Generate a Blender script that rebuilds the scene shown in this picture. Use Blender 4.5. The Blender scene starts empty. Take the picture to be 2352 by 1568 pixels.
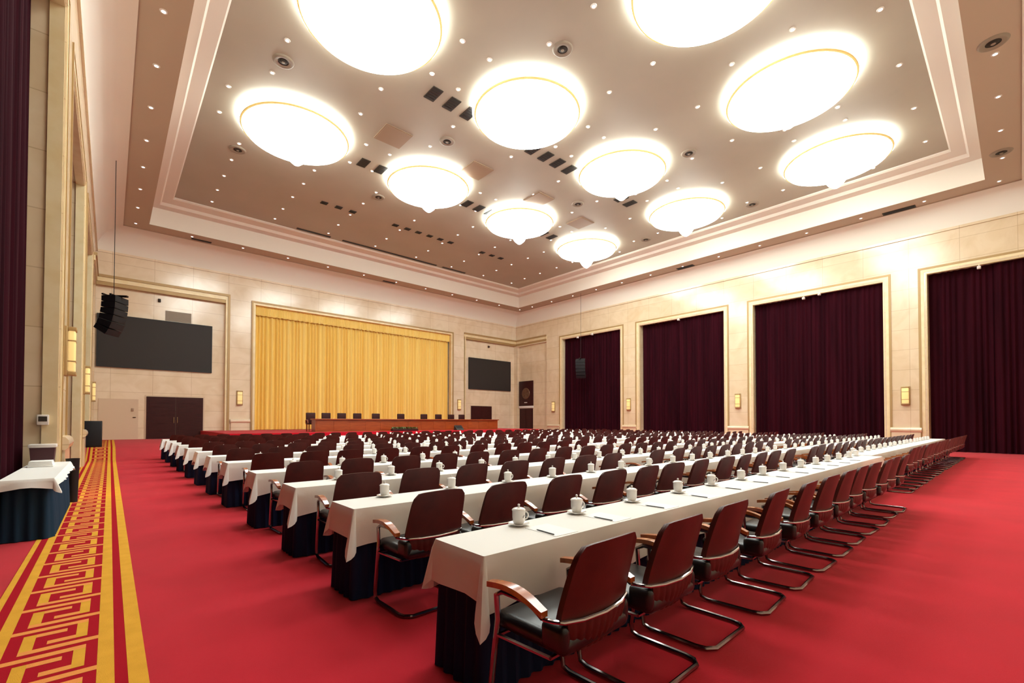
import bpy, bmesh, math, random
from mathutils import Vector, Matrix
random.seed(7)
PI = math.pi
scene = bpy.context.scene
COL = scene.collection

# ------------------------------------------------------------------ materials
def rgb(r, g, b):
    f = lambda c: (c/255/12.92) if c/255 <= .04045 else ((c/255+.055)/1.055)**2.4
    return (f(r), f(g), f(b), 1)

def mat(name, col, rough=.5, metal=0., spec=.5, noise=None, bump=None, coat=0., sheen=0., emit=None, axis_stretch=None, trans=0.):
    m = bpy.data.materials.new(name); m.use_nodes = True
    nt = m.node_tree; p = nt.nodes['Principled BSDF']
    p.inputs['Base Color'].default_value = col
    p.inputs['Roughness'].default_value = rough
    p.inputs['Metallic'].default_value = metal
    p.inputs['Specular IOR Level'].default_value = spec
    p.inputs['Coat Weight'].default_value = coat
    p.inputs['Coat Roughness'].default_value = .08
    p.inputs['Sheen Weight'].default_value = sheen
    if emit:
        p.inputs['Emission Color'].default_value = emit[0]
        p.inputs['Emission Strength'].default_value = emit[1]
    if noise or bump:
        tc = nt.nodes.new('ShaderNodeTexCoord'); mp = nt.nodes.new('ShaderNodeMapping')
        nt.links.new(tc.outputs['Object'], mp.inputs['Vector'])
        if axis_stretch: mp.inputs['Scale'].default_value = axis_stretch
    if noise:
        sc, c2, detail = noise
        n = nt.nodes.new('ShaderNodeTexNoise'); n.inputs['Scale'].default_value = sc; n.inputs['Detail'].default_value = detail
        nt.links.new(mp.outputs['Vector'], n.inputs['Vector'])
        r = nt.nodes.new('ShaderNodeValToRGB')
        r.color_ramp.elements[0].position = .35; r.color_ramp.elements[1].position = .68
        r.color_ramp.elements[0].color = col; r.color_ramp.elements[1].color = c2
        nt.links.new(n.outputs['Fac'], r.inputs['Fac'])
        nt.links.new(r.outputs['Color'], p.inputs['Base Color'])
    if bump:
        sc, st = bump
        n = nt.nodes.new('ShaderNodeTexNoise'); n.inputs['Scale'].default_value = sc; n.inputs['Detail'].default_value = 3
        nt.links.new(mp.outputs['Vector'], n.inputs['Vector'])
        b = nt.nodes.new('ShaderNodeBump'); b.inputs['Strength'].default_value = st; b.inputs['Distance'].default_value = .01
        nt.links.new(n.outputs['Fac'], b.inputs['Height']); nt.links.new(b.outputs['Normal'], p.inputs['Normal'])
    return m

def marble(name, axis, col, col2, joint, bw=1.9, bh=1.05, rough=.16):
    """polished stone cladding in large slabs; axis is the world axis that runs along the wall"""
    m = bpy.data.materials.new(name); m.use_nodes = True
    nt = m.node_tree; p = nt.nodes['Principled BSDF']; L = nt.links.new; N = nt.nodes.new
    tc = N('ShaderNodeTexCoord'); sx = N('ShaderNodeSeparateXYZ'); L(tc.outputs['Object'], sx.inputs[0])
    cb = N('ShaderNodeCombineXYZ'); L(sx.outputs[axis], cb.inputs[0]); L(sx.outputs['Z'], cb.inputs[1])
    br = N('ShaderNodeTexBrick'); L(cb.outputs[0], br.inputs['Vector'])
    br.offset = 0.; br.inputs['Scale'].default_value = 1; br.inputs['Mortar Size'].default_value = .011
    br.inputs['Brick Width'].default_value = bw; br.inputs['Row Height'].default_value = bh
    br.inputs['Color1'].default_value = col; br.inputs['Color2'].default_value = col2; br.inputs['Mortar'].default_value = joint
    br.inputs['Bias'].default_value = -.2
    n = N('ShaderNodeTexNoise'); n.inputs['Scale'].default_value = .9; n.inputs['Detail'].default_value = 5; n.inputs['Distortion'].default_value = 1.2
    L(tc.outputs['Object'], n.inputs['Vector'])
    mx = N('ShaderNodeMix'); mx.data_type = 'RGBA'; mx.blend_type = 'MULTIPLY'
    r = N('ShaderNodeValToRGB'); r.color_ramp.elements[0].color = (.86, .8, .7, 1); r.color_ramp.elements[1].color = (1, 1, 1, 1)
    r.color_ramp.elements[0].position = .3; r.color_ramp.elements[1].position = .62
    L(n.outputs['Fac'], r.inputs['Fac'])
    mx.inputs['Factor'].default_value = .7
    L(br.outputs['Color'], mx.inputs[6]); L(r.outputs['Color'], mx.inputs[7]); L(mx.outputs[2], p.inputs['Base Color'])
    p.inputs['Roughness'].default_value = rough; p.inputs['Specular IOR Level'].default_value = .8
    return m

CREAM, CREAM2, JOINT = rgb(230, 212, 182), rgb(225, 205, 172), rgb(206, 184, 152)
M = {}
M['marble_x'] = marble('stone_along_x', 'X', rgb(238, 222, 196), rgb(234, 216, 188), rgb(212, 190, 160))
M['marble_y'] = marble('stone_along_y', 'Y', CREAM, CREAM2, JOINT)
M['carpet'] = mat('red_carpet', rgb(196, 20, 42), .95, spec=.1, noise=(1.1, rgb(182, 15, 36), 6), bump=(260, .35), sheen=.15)
M['border_red'] = mat('border_red', rgb(168, 18, 34), .95, spec=.1, bump=(260, .35))
M['border_gold'] = mat('border_gold', rgb(226, 166, 58), .95, spec=.1, noise=(6, rgb(216, 158, 52), 4), bump=(260, .35))
M['border_salmon'] = mat('border_peach', rgb(234, 150, 78), .95, spec=.1, bump=(260, .35))
M['ceiling'] = mat('ceiling_board', rgb(180, 172, 156), .5, noise=(.5, rgb(174, 166, 150), 3))
M['soffit'] = mat('soffit_paint', rgb(190, 172, 152), .6)
M['fascia'] = mat('pale_plaster', rgb(232, 224, 212), .6)
M['gold_frame'] = mat('gilt_frame', rgb(240, 224, 184), .35, metal=.08, noise=(3, rgb(232, 212, 164), 3))
M['gold_dark'] = mat('bronze_frame', rgb(176, 146, 98), .4, metal=.2)
M['jamb'] = mat('grey_beige_stone', rgb(176, 156, 128), .4, noise=(2, rgb(164, 144, 116), 4))
M['velvet'] = mat('maroon_velvet', rgb(50, 8, 20), .9, spec=.08, noise=(3, rgb(36, 5, 14), 3), axis_stretch=(1, 1, .06))
M['yellow'] = mat('yellow_drape', rgb(252, 222, 132), .6, spec=.25, noise=(2.4, rgb(246, 210, 112), 3), axis_stretch=(1, 1, .04))
M['white_cloth'] = mat('white_linen', rgb(236, 234, 230), .8, spec=.2, bump=(60, .06))
M['skirt'] = mat('navy_skirt', rgb(20, 32, 62), .75, spec=.2)
M['teal_skirt'] = mat('teal_skirt', rgb(18, 48, 70), .75, spec=.2)
M['brown_leather'] = mat('brown_leather', rgb(82, 30, 24), .42, spec=.4, noise=(9, rgb(70, 25, 20), 4), bump=(180, .08))
M['black_leather'] = mat('black_leather', rgb(24, 24, 26), .32, spec=.5, bump=(180, .06))
M['chrome'] = mat('chrome', rgb(190, 186, 186), .14, metal=1.)
M['dark_steel'] = mat('dark_steel', rgb(44, 38, 38), .28, metal=.9)
M['arm_wood'] = mat('amber_wood', rgb(186, 98, 34), .22, coat=.6, noise=(3, rgb(158, 76, 24), 6), axis_stretch=(1, 6, 1))
M['desk_wood'] = mat('red_brown_wood', rgb(158, 74, 30), .3, coat=.4, noise=(1.6, rgb(134, 56, 22), 6), axis_stretch=(1, 6, 8))
M['porcelain'] = mat('white_porcelain', rgb(238, 236, 232), .15, coat=.5)
M['blue_mark'] = mat('dark_blue_print', rgb(26, 34, 60), .3)
M['paper'] = mat('white_paper', rgb(246, 244, 240), .7)
M['pencil'] = mat('dark_pencil', rgb(40, 38, 46), .4)
M['screen'] = mat('dark_screen', rgb(50, 46, 45), .55, spec=.3)
M['bezel'] = mat('black_bezel', rgb(22, 20, 20), .5)
M['door_wood'] = mat('dark_maroon_wood', rgb(62, 22, 22), .45, spec=.25, noise=(2, rgb(50, 17, 17), 4), axis_stretch=(1, 1, 8))
M['seal'] = mat('dull_bronze', rgb(120, 86, 66), .4, metal=.5)
M['black'] = mat('black_cabinet', rgb(16, 16, 20), .55)
M['grille'] = mat('black_grille', rgb(10, 11, 16), .7, bump=(400, .3))
M['vent_dark'] = mat('dark_vent', rgb(48, 42, 34), .6)
M['vent_grey'] = mat('grey_vent', rgb(150, 138, 122), .5)
M['panel_tan'] = mat('tan_panel', rgb(158, 132, 108), .6)
M['white_plastic'] = mat('white_plastic', rgb(232, 228, 222), .4)
M['maroon_box'] = mat('maroon_card', rgb(74, 36, 42), .5)
M['leaf'] = mat('green_leaf', rgb(62, 92, 40), .5, noise=(14, rgb(92, 110, 50), 3))
M['grey_door'] = mat('cream_door', rgb(214, 192, 164), .4)
M['lamp_glow'] = mat('lit_opal_glass', rgb(250, 248, 240), .4, emit=((.92, 1., .97, 1), 11.))
M['lamp_skirt'] = mat('lit_crystal', rgb(250, 248, 240), .4, emit=((.92, 1., .97, 1), 10.))
M['lamp_gold'] = mat('lamp_gold', rgb(236, 206, 130), .5, metal=.1)
M['spot_glow'] = mat('lit_spot', rgb(255, 250, 240), .4, emit=((1., .97, .92, 1), 10.))
M['sconce_glow'] = mat('lit_amber_glass', rgb(236, 206, 128), .3, emit=((1., .78, .38, 1), .35))
for k in ('spot_glow', 'sconce_glow'):
    M[k].cycles.emission_sampling = 'NONE'

# ------------------------------------------------------------------ mesh helpers
class MB:
    def __init__(s): s.v = []; s.f = []; s.mi = []; s.sm = []
    def add(s, vs, fs, mi=0, smooth=False):
        b = len(s.v); s.v += [tuple(v) for v in vs]
        for f in fs: s.f.append([b+i for i in f]); s.mi.append(mi); s.sm.append(smooth)
        return s
    def box(s, x0, x1, y0, y1, z0, z1, mi=0):
        v = [(x, y, z) for z in (z0, z1) for y in (y0, y1) for x in (x0, x1)]
        return s.add(v, [(0,2,3,1),(4,5,7,6),(0,1,5,4),(2,6,7,3),(0,4,6,2),(1,3,7,5)], mi)
    def bbox(s, x0, x1, y0, y1, z0, z1, b=.01, seg=3, mi=0):
        """rounded box"""
        bm = bmesh.new(); bmesh.ops.create_cube(bm, size=1)
        for v in bm.verts:
            v.co = Vector(((x0+x1)/2+v.co.x*(x1-x0), (y0+y1)/2+v.co.y*(y1-y0), (z0+z1)/2+v.co.z*(z1-z0)))
        bmesh.ops.bevel(bm, geom=list(bm.edges), offset=b, segments=seg, affect='EDGES', profile=.5)
        bm.verts.index_update()
        s.add([v.co[:] for v in bm.verts], [[v.index for v in f.verts] for f in bm.faces], mi, True); bm.free(); return s
    def lathe(s, prof, n=24, c=(0,0,0), mi=0, smooth=True, axis='Z'):
        vs = []
        for r, z in prof:
            for k in range(n):
                a = 2*PI*k/n; p = (r*math.cos(a), r*math.sin(a), z)
                if axis == 'Y': p = (p[0], p[2], p[1])
                if axis == 'X': p = (p[2], p[0], p[1])
                vs.append((c[0]+p[0], c[1]+p[1], c[2]+p[2]))
        fs = [(i*n+k, i*n+(k+1) % n, (i+1)*n+(k+1) % n, (i+1)*n+k) for i in range(len(prof)-1) for k in range(n)]
        if axis == 'Y': fs = [f[::-1] for f in fs]
        return s.add(vs, fs, mi, smooth)
    def tube(s, path, r, n=8, closed=False, mi=0, caps=True):
        P = [Vector(p) for p in path]; m = len(P); vs = []; up = None
        for i in range(m):
            a = P[(i-1) % m] if (closed or i) else P[i]; b = P[(i+1) % m] if (closed or i < m-1) else P[i]
            t = (b-a).normalized()
            if up is None:
                up = Vector((0,0,1)) if abs(t.z) < .9 else Vector((1,0,0))
            u = (up - t*up.dot(t)).normalized(); w = t.cross(u); up = u
            for k in range(n):
                ang = 2*PI*k/n; vs.append(P[i]+u*(r*math.cos(ang))+w*(r*math.sin(ang)))
        rng = range(m if closed else m-1)
        fs = [(i*n+k, i*n+(k+1) % n, ((i+1) % m)*n+(k+1) % n, ((i+1) % m)*n+k) for i in rng for k in range(n)]
        if caps and not closed: fs += [tuple(range(n))[::-1], tuple((m-1)*n+k for k in range(n))]
        return s.add(vs, fs, mi, True)
    def grid(s, fn, nu, nv, mi=0, smooth=True, flip=False):
        vs = [fn(i/nu, j/nv) for j in range(nv+1) for i in range(nu+1)]
        fs = [(j*(nu+1)+i, j*(nu+1)+i+1, (j+1)*(nu+1)+i+1, (j+1)*(nu+1)+i) for j in range(nv) for i in range(nu)]
        if flip: fs = [f[::-1] for f in fs]
        return s.add(vs, fs, mi, smooth)
    def slab(s, fn, nu, nv, off, mi=0):
        """a curved sheet fn(u,v) given thickness by the vector off"""
        off = Vector(off)
        A = [Vector(fn(i/nu, j/nv)) for j in range(nv+1) for i in range(nu+1)]
        W = nu+1; n = len(A)
        fs = []
        for j in range(nv):
            for i in range(nu):
                q = (j*W+i, j*W+i+1, (j+1)*W+i+1, (j+1)*W+i)
                fs += [q, tuple(n+k for k in q[::-1])]
        ring = [i for i in range(W)] + [j*W+nu for j in range(1, nv+1)] + [nv*W+i for i in range(nu-1, -1, -1)] + [j*W for j in range(nv-1, 0, -1)]
        for a, b in zip(ring, ring[1:]+ring[:1]): fs.append((a, n+a, n+b, b))
        return s.add(A+[a+off for a in A], fs, mi, True)
    def mesh(s, name, mats):
        me = bpy.data.meshes.new(name); me.from_pydata(s.v, [], s.f)
        for m in (mats if isinstance(mats, (list, tuple)) else [mats]): me.materials.append(m)
        me.polygons.foreach_set('material_index', s.mi); me.polygons.foreach_set('use_smooth', s.sm)
        bm = bmesh.new(); bm.from_mesh(me); bmesh.ops.recalc_face_normals(bm, faces=bm.faces); bm.to_mesh(me); bm.free()
        try: me.set_sharp_from_angle(angle=math.radians(40))
        except Exception: pass
        me.update(); return me
    def obj(s, name, mats, parent=None, loc=(0,0,0), rz=0.):
        return link(name, s.mesh(name, mats), parent, loc, rz)

def link(name, data, parent=None, loc=(0,0,0), rz=0.):
    o = bpy.data.objects.new(name, data); COL.objects.link(o); o.location = loc; o.rotation_euler = (0,0,rz)
    if parent: o.parent = parent
    return o
def tag(o, label, cat, group=None, kind=None):
    o['label'] = label; o['category'] = cat
    if group: o['group'] = group
    if kind: o['kind'] = kind
    return o
def thing(name, label, cat, loc=(0,0,0), rz=0., group=None):
    return tag(link(name, None, None, loc, rz), label, cat, group)
def struct(name, mb, mats):
    o = mb.obj(name, mats); o['kind'] = 'structure'; return o
def copy_tree(o, parent=None):
    c = o.copy(); COL.objects.link(c)
    if parent: c.parent = parent
    for ch in list(o.children): copy_tree(ch, c)
    return c
ORD = ['zeroth','first','second','third','fourth','fifth','sixth','seventh','eighth','ninth','tenth','eleventh','twelfth']
def nth(n):
    if n <= 12: return ORD[n]
    return f"{n}{'th' if 10 <= n % 100 <= 20 else {1:'st',2:'nd',3:'rd'}.get(n % 10,'th')}"
def rowname(k): return 'nearest row' if k == 0 else f'{nth(k+1)} row from the camera'

# ------------------------------------------------------------------ main sizes (metres; x along the stage wall, y into the hall)
XL, XR, YN, YF = -.68, 31.0, -1.7, 34.3
ZM, ZS, ZC = 11.09, 12.37, 13.7          # top of stone, soffit, ceiling
SI = (1.5, 29.25, .95, 31.95)            # soffit inner edge
SO = (.42, 30.4, -.15, 33.0)             # soffit outer edge
CI = (2.48, 27.95, 2.0, 30.6)            # ceiling field edge
BAYS = [(YN-.5, 3.15), (4.83, 11.5), (13.28, 19.9), (21.6, 28.02)]
REC = .48                                # depth of curtain recesses
FZ = .4                                  # raised floor at the stage end

# ------------------------------------------------------------------ floor
def fz(y): return 0. if y <= 23.1 else (FZ if y >= 25.1 else FZ*(y-23.1)/2.)
b = MB()
x0, x1 = XL-.7, XR+.7
ys = [YN-.2, 23.1, 25.1, YF+.8]
b.add([(x, y, fz(y)) for y in ys for x in (x0, x1)], [(0,1,3,2),(2,3,5,4),(4,5,7,6)])
b.box(x0, x1, YN-.2, YF+.8, -.2, -.05)
struct('floor', b, M['carpet'])

b = MB(); h = .004
def strip(xa, xb, ya, yb, mi, dz=0.):
    for c, d in ((ya, min(yb, 23.1)), (max(ya, 23.1), min(yb, 25.1)), (max(ya, 25.1), yb)):
        if d-c > 1e-4:
            b.add([(xa,c,fz(c)+h+dz),(xb,c,fz(c)+h+dz),(xb,d,fz(d)+h+dz),(xa,d,fz(d)+h+dz)], [(0,1,2,3)], mi)
Y0, Y1 = YN, YF-.3
strip(-.665, .19, Y0, Y1, 0)
for xa, xb in ((-.665,-.62),(-.56,-.49),(-.04,.04),(.10,.19)): strip(xa, xb, Y0, Y1, 1, .0012)
FX0, FX1 = -.49, -.04; W = FX1-FX0; P = .52
def fx(t): return FX0+t*W
n0 = int((Y0-4.26)/P); n1 = int((Y1-4.26)/P)
for k in range(n0, n1+1):
    yb = 4.26+k*P
    if yb-P*1.2 < Y0 or yb+P*.2 > Y1: continue
    Yf = lambda t: yb-t*P                # t grows towards the near end of the hall
    for xa, xb, ta, tb, mi in ((.15,1,-.07,.05,2),(0,.87,.16,.28,2),(.15,.29,-.62,-.07,1),(.29,.63,-.62,-.50,2),(.74,.87,.28,.84,1),(.43,.74,.72,.84,2)):
        strip(fx(xa), fx(xb), Yf(tb), Yf(ta), mi, .0012)
o = struct('trim_1', b, [M['border_red'], M['border_gold'], M['border_salmon']])
o['label'] = 'red and gold key pattern border woven into the carpet along the left wall'

# ------------------------------------------------------------------ side walls
def side_wall(name, sgn):
    X = XR if sgn > 0 else XL
    b = MB()
    def bx(d0, d1, ya, yb, za, zb, mi=0):       # d measured outwards from the wall face
        a, c = X+sgn*d0, X+sgn*d1
        b.box(min(a,c), max(a,c), ya, yb, za, zb, mi)
    bx(0, REC+.3, YN-.2, YF+.8, 9.05, ZM)            # entablature
    bx(REC+.12, REC+.3, YN-.2, YF+.8, 0, 9.05)       # back of the recesses
    piers = [(3.15,4.83),(11.5,13.28),(19.9,21.6),(28.02,29.96)][0 if sgn > 0 else 1:]
    for ya, yb in piers: bx(0, REC+.12, ya, yb, -.05, 9.05)
    bx(.22, REC+.12, 29.96, YF+.8, 0, 9.05)          # set-back panel beside the stage
    bx(0, .22, YF-.25, YF+.8, 0, 9.05)
    for ya, yb in piers:                             # plinths
        z = FZ if ya > 25 else 0
        a, c = X-sgn*.07, X+sgn*.05
        b.box(min(a,c), max(a,c), ya+.26, yb-.26, z-.02, .95)
        pts = [(0,.95),(-.07,.95),(-.11,.99),(-.13,1.06),(-.115,1.14),(-.07,1.19),(0,1.2)]
        y0, y1 = ya+.22, yb-.22; n = len(pts)
        vs = [(X+sgn*px, y, pz) for y in (y0, y1) for px, pz in pts]
        b.add(vs, [(i, i+1, n+i+1, n+i) for i in range(n-1)]+[tuple(range(n)), tuple(range(n, 2*n))])
    # string course at the top of the stone
    a, c = X-sgn*.06, X+sgn*.1
    b.box(min(a,c), max(a,c), YN, YF, ZM-.1, ZM+.02)
    return struct(name, b, [M['marble_y']])
side_wall('wall_right', 1); side_wall('wall_left', -1)

TR = [1]
def trim(b, mats):
    TR[0] += 1; return struct(f'trim_{TR[0]}', b, mats)

def frame_side(sgn, ya, yb):
    """gilt moulding round one curtain opening of a side wall"""
    X = XR if sgn > 0 else XL; b = MB()
    def ring(d0, d1, w0, w1, mi, ztop):
        for s, y in ((-1, ya), (1, yb)):
            e0, e1 = y+s*w0, y+s*w1
            a, c = X+sgn*d0, X+sgn*d1
            b.box(min(a,c), max(a,c), min(e0,e1), max(e0,e1), 0 if yb < 25 else FZ*0, ztop+w0, mi)
        a, c = X+sgn*d0, X+sgn*d1
        b.box(min(a,c), max(a,c), ya-w1, yb+w1, ztop+w0, ztop+w1, mi)
    ring(-.03, .02, .20, .30, 1, 9.05)
    ring(-.015, .10, .07, .20, 0, 9.05)
    ring(.02, .22, -.04, .07, 0, 9.05)
    trim(b, [M['gold_frame'], M['gold_dark']])
for ya, yb in BAYS:
    frame_side(1, ya, yb)
    if yb > 4: frame_side(-1, YN-.5 if yb < 12 else ya, yb)

# cornice strips over the set-back panels by the stage
def cornice(b, x0, x1, y0, y1, horizontal='x', s=-1):
    for d, za, zb, mi in ((.16,9.50,9.68,1),(.10,9.30,9.50,0),(.04,9.12,9.30,1)):
        if horizontal == 'x': b.box(x0, x1, y0-d, y1, za, zb, mi)
        else: b.box(x0-d, x1, y0, y1, za, zb, mi)

# ------------------------------------------------------------------ stage wall and wall behind the camera
b = MB()
b.box(XL-.5, XR+.5, YF, YF+.9, 9.45, ZM)                       # entablature
for xa, xb in ((5.79,7.06),(23.35,24.5)): b.box(xa, xb, YF, YF+.9, 0, 9.45)
b.box(XL-.5, 5.79, YF+.28, YF+.9, 0, 9.45); b.box(24.5, XR+.5, YF+.28, YF+.9, 0, 9.45)
b.box(7.06, 23.35, YF+.8, YF+1., 0, 9.45)
b.box(XL, XR, YF-.06, YF+.1, ZM-.1, ZM+.02)
for xa, xb in ((5.79,7.06),(23.35,24.5)):
    b.box(xa+.1, xb-.1, YF-.1, YF, FZ-.02, 1.35)
    pts = [(0,1.35),(-.10,1.35),(-.16,1.39),(-.19,1.46),(-.17,1.54),(-.10,1.59),(0,1.6)]; n = len(pts)
    b.add([(x, YF+py, pz) for x in (xa+.06, xb-.06) for py, pz in pts], [(i, i+1, n+i+1, n+i) for i in range(n-1)]+[tuple(range(n)), tuple(range(n,2*n))])
struct('wall_stage', b, M['marble_x'])
b = MB(); b.box(XL-.8, XR+.8, YN-.3, YN, 0, ZM+1.5)
struct('wall_behind_camera', b, M['marble_x'])

b = MB()                                                       # frame round the stage opening
for w0, w1, y0, y1, mi in ((.14,.24,YF-.10,YF+.05,1),(.0,.14,YF-.05,YF+.3,0)):
    for s, x in ((-1, 7.27), (1, 23.06)):
        e0, e1 = x+s*w0, x+s*w1
        b.box(min(e0,e1), max(e0,e1), y0, y1, FZ, 9.32+w0, mi)
    b.box(7.27-w1, 23.06+w1, y0, y1, 9.32+w0, 9.32+w1, mi)
trim(b, [M['gold_frame'], M['gold_dark']])
for side in (0, 1):                                            # portal frames of the two bays that hold the screens
    b = MB()
    if side == 0: xa, xb = XL, 5.79
    else: xa, xb = 24.5, XR
    for d, z0, z1, mi in ((.12,9.58,9.72,1),(.06,9.34,9.58,0),(.02,9.14,9.34,1)):
        b.box(xa, xb, YF-d, YF+.3, z0, z1, mi)
    if side == 0:
        b.box(5.55, 5.67, YF-.06, YF+.3, FZ, 9.34, 0); b.box(5.67, 5.79, YF-.12, YF+.3, FZ, 9.58, 1)
    else:
        b.box(24.6, 24.68, YF-.06, YF+.3, FZ, 9.34, 0)
        for d, z0, z1, mi in ((.12,9.58,9.72,1),(.06,9.34,9.58,0),(.02,9.14,9.34,1)):
            b.box(XR-d, XR+.24, 29.96, YF, z0, z1, mi)
    trim(b, [M['gold_frame'], M['gold_dark']])
b = MB()
for d, z0, z1, mi in ((.12,9.58,9.72,1),(.06,9.34,9.58,0),(.02,9.14,9.34,1)): b.box(XL-.24, XL+d, 29.96, YF, z0, z1, mi)
trim(b, [M['gold_frame'], M['gold_dark']])

# ------------------------------------------------------------------ ceiling: cove, soffit, fascia, field
def ring_quads(b, A, za, B, zb, mi=0, sm=False):
    ca = [(A[0],A[2]),(A[1],A[2]),(A[1],A[3]),(A[0],A[3])]; cb = [(B[0],B[2]),(B[1],B[2]),(B[1],B[3]),(B[0],B[3])]
    b.add([(x,y,za) for x,y in ca]+[(x,y,zb) for x,y in cb], [(i,(i+1)%4,4+(i+1)%4,4+i) for i in range(4)], mi, sm)
def lerp4(A, B, t): return tuple(a+(c-a)*t for a, c in zip(A, B))
WALLR = (XL, XR, YN, YF)
b = MB()
prev = (WALLR, ZM)
for i in range(1, 9):                                          # concave cove
    a = i/8*PI/2; t = 1-math.cos(a); z = ZM+(ZS-.05-ZM)*math.sin(a)
    cur = (lerp4(WALLR, SO, t), z); ring_quads(b, prev[0], prev[1], cur[0], cur[1], 0, True); prev = cur
me_ = struct('trim_50', b, M['fascia'])
bm = bmesh.new(); bm.from_mesh(me_.data); bmesh.ops.remove_doubles(bm, verts=bm.verts, dist=.0005); bmesh.ops.recalc_face_normals(bm, faces=bm.faces); bm.to_mesh(me_.data); bm.free()
b = MB()
ring_quads(b, SO, ZS-.05, SO, ZS, 0); ring_quads(b, SO, ZS, SI, ZS, 0)
struct('trim_51', b, M['soffit'])
b = MB()
A = SI; steps = [(0,ZS),(.06,ZS+.98),(.42,ZS+1.02),(.50,ZS+1.16),(.94,ZS+1.22),(1.0,ZC-.05),(1.0,ZC)]
for (t0,z0),(t1,z1) in zip(steps, steps[1:]): ring_quads(b, lerp4(SI, CI, t0), z0, lerp4(SI, CI, t1), z1)
struct('trim_52', b, M['fascia'])
b = MB(); b.box(XL-.8, XR+.8, YN-.3, YF+.9, ZC, ZC+.2)
struct('ceiling', b, M['ceiling'])

# ------------------------------------------------------------------ chandeliers
LX, LY = [5.7,12.05,18.35,24.7], [5.5,12.7,20.0]
def chandelier():
    r = thing('chandelier', '', 'ceiling lamp')
    b = MB(); b.lathe([(0,-.03),(1.6,-.03),(1.95,-.06),(2.12,-.14),(2.14,-.2),(2.02,-.26),(1.2,-.27)], 64); b.obj('crystal_tier', M['lamp_skirt'], r)
    b = MB(); b.lathe([(2.01,-.255),(2.045,-.262),(2.062,-.295),(2.045,-.335),(2.0,-.345),(1.96,-.31)], 64); b.obj('gold_rim', M['lamp_gold'], r)
    b = MB(); b.lathe([(1.98,-.34),(1.9,-.45),(1.6,-.56),(1.2,-.63),(.7,-.68),(.2,-.70),(0,-.70)], 64); b.obj('opal_bowl', M['lamp_glow'], r)
    b = MB(); b.lathe([(.14,-.88),(.34,-.93),(.44,-1.02),(.42,-1.14),(.3,-1.34),(.12,-1.5),(.0,-1.56)], 40); b.obj('crystal_pendant', M['lamp_skirt'], r)
    b = MB(); b.lathe([(.24,-.695),(.25,-.72),(.18,-.75),(.13,-.80),(.16,-.88),(.12,-.90)], 32); b.obj('gold_neck', M['lamp_gold'], r)
    return r
lamp0 = chandelier(); first = True
cn = ['leftmost','second','third','rightmost']; rn = ['row nearest the camera','middle row','row nearest the stage']
for j, y in enumerate(LY):
    for i, x in enumerate(LX):
        if (i, j) == (0, 0): continue
        o = lamp0 if first else copy_tree(lamp0); first = False
        o.location = (x, y, ZC)
        o['label'] = f'large glowing round ceiling lamp, {cn[i]} lamp of the {rn[j]}'; o['group'] = 'round ceiling lamps'
o = copy_tree(lamp0); o.location = (LX[0], LY[0], ZC)
o['label'] = 'large glowing round ceiling lamp above the near left corner of the hall'; o['group'] = 'round ceiling lamps'

# ------------------------------------------------------------------ downlights
b = MB(); b.lathe([(0,-.012),(.05,-.012)], 16, mi=0); b.lathe([(.05,-.012),(.056,-.02),(.085,-.016),(.095,0)], 16, mi=1)
spot_me = b.mesh('downlight', [M['spot_glow'], M['white_plastic']])
def spot(x, y, z, label, group):
    return tag(link('downlight', spot_me, None, (x,y,z)), label, 'downlight', group)
for k in range(8):
    spot(.93, 32.3-2.47*k, ZS, f'small downlight in the left soffit, {nth(k+1)} from the stage corner', 'downlights of the left soffit')
for k in range(11):
    x = 3.5+2.63*k
    spot(x, 32.42, ZS, f'small downlight in the soffit above the stage, {nth(k+1)} from the left', 'downlights of the stage soffit')
for k in range(13):
    y = .53+2.52*k
    spot(29.9, y, ZS, f'small round downlight in the right soffit, {nth(k+1)} from the near corner', 'downlights of the right soffit')
for k in range(4):
    x = 27.35-2.64*k
    spot(x, .38, ZS, f'small round downlight in the near soffit at right, {nth(k+2)} from the corner', 'downlights of the near soffit')
gx = [4.1,7.3,10.48,13.7,16.9,20.05,23.25,26.4]; gy = [2.62,8.2,10.0,15.5,17.3,22.75,24.4,26.25,28.1,29.8]
for j, y in enumerate(gy):
    for i, x in enumerate(gx):
        if y < 8 and x < 16: continue
        spot(x, y, ZC, f'ceiling downlight, {nth(i+1)} from left in the {nth(j+1)} cross line from the camera', 'downlights of the ceiling field')
for j, y in enumerate(LY):
    for i, x in enumerate(LX):
        if j == 0 and i < 2: continue
        for s in (-1, 1):
            for t in (-1, 1):
                spot(x+2.62*s, y+.92*t, ZC, f"downlight at the {'near' if t<0 else 'far'} {'left' if s<0 else 'right'} of the {cn[i]} lamp, {rn[j]}", 'downlights beside the lamps')

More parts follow.
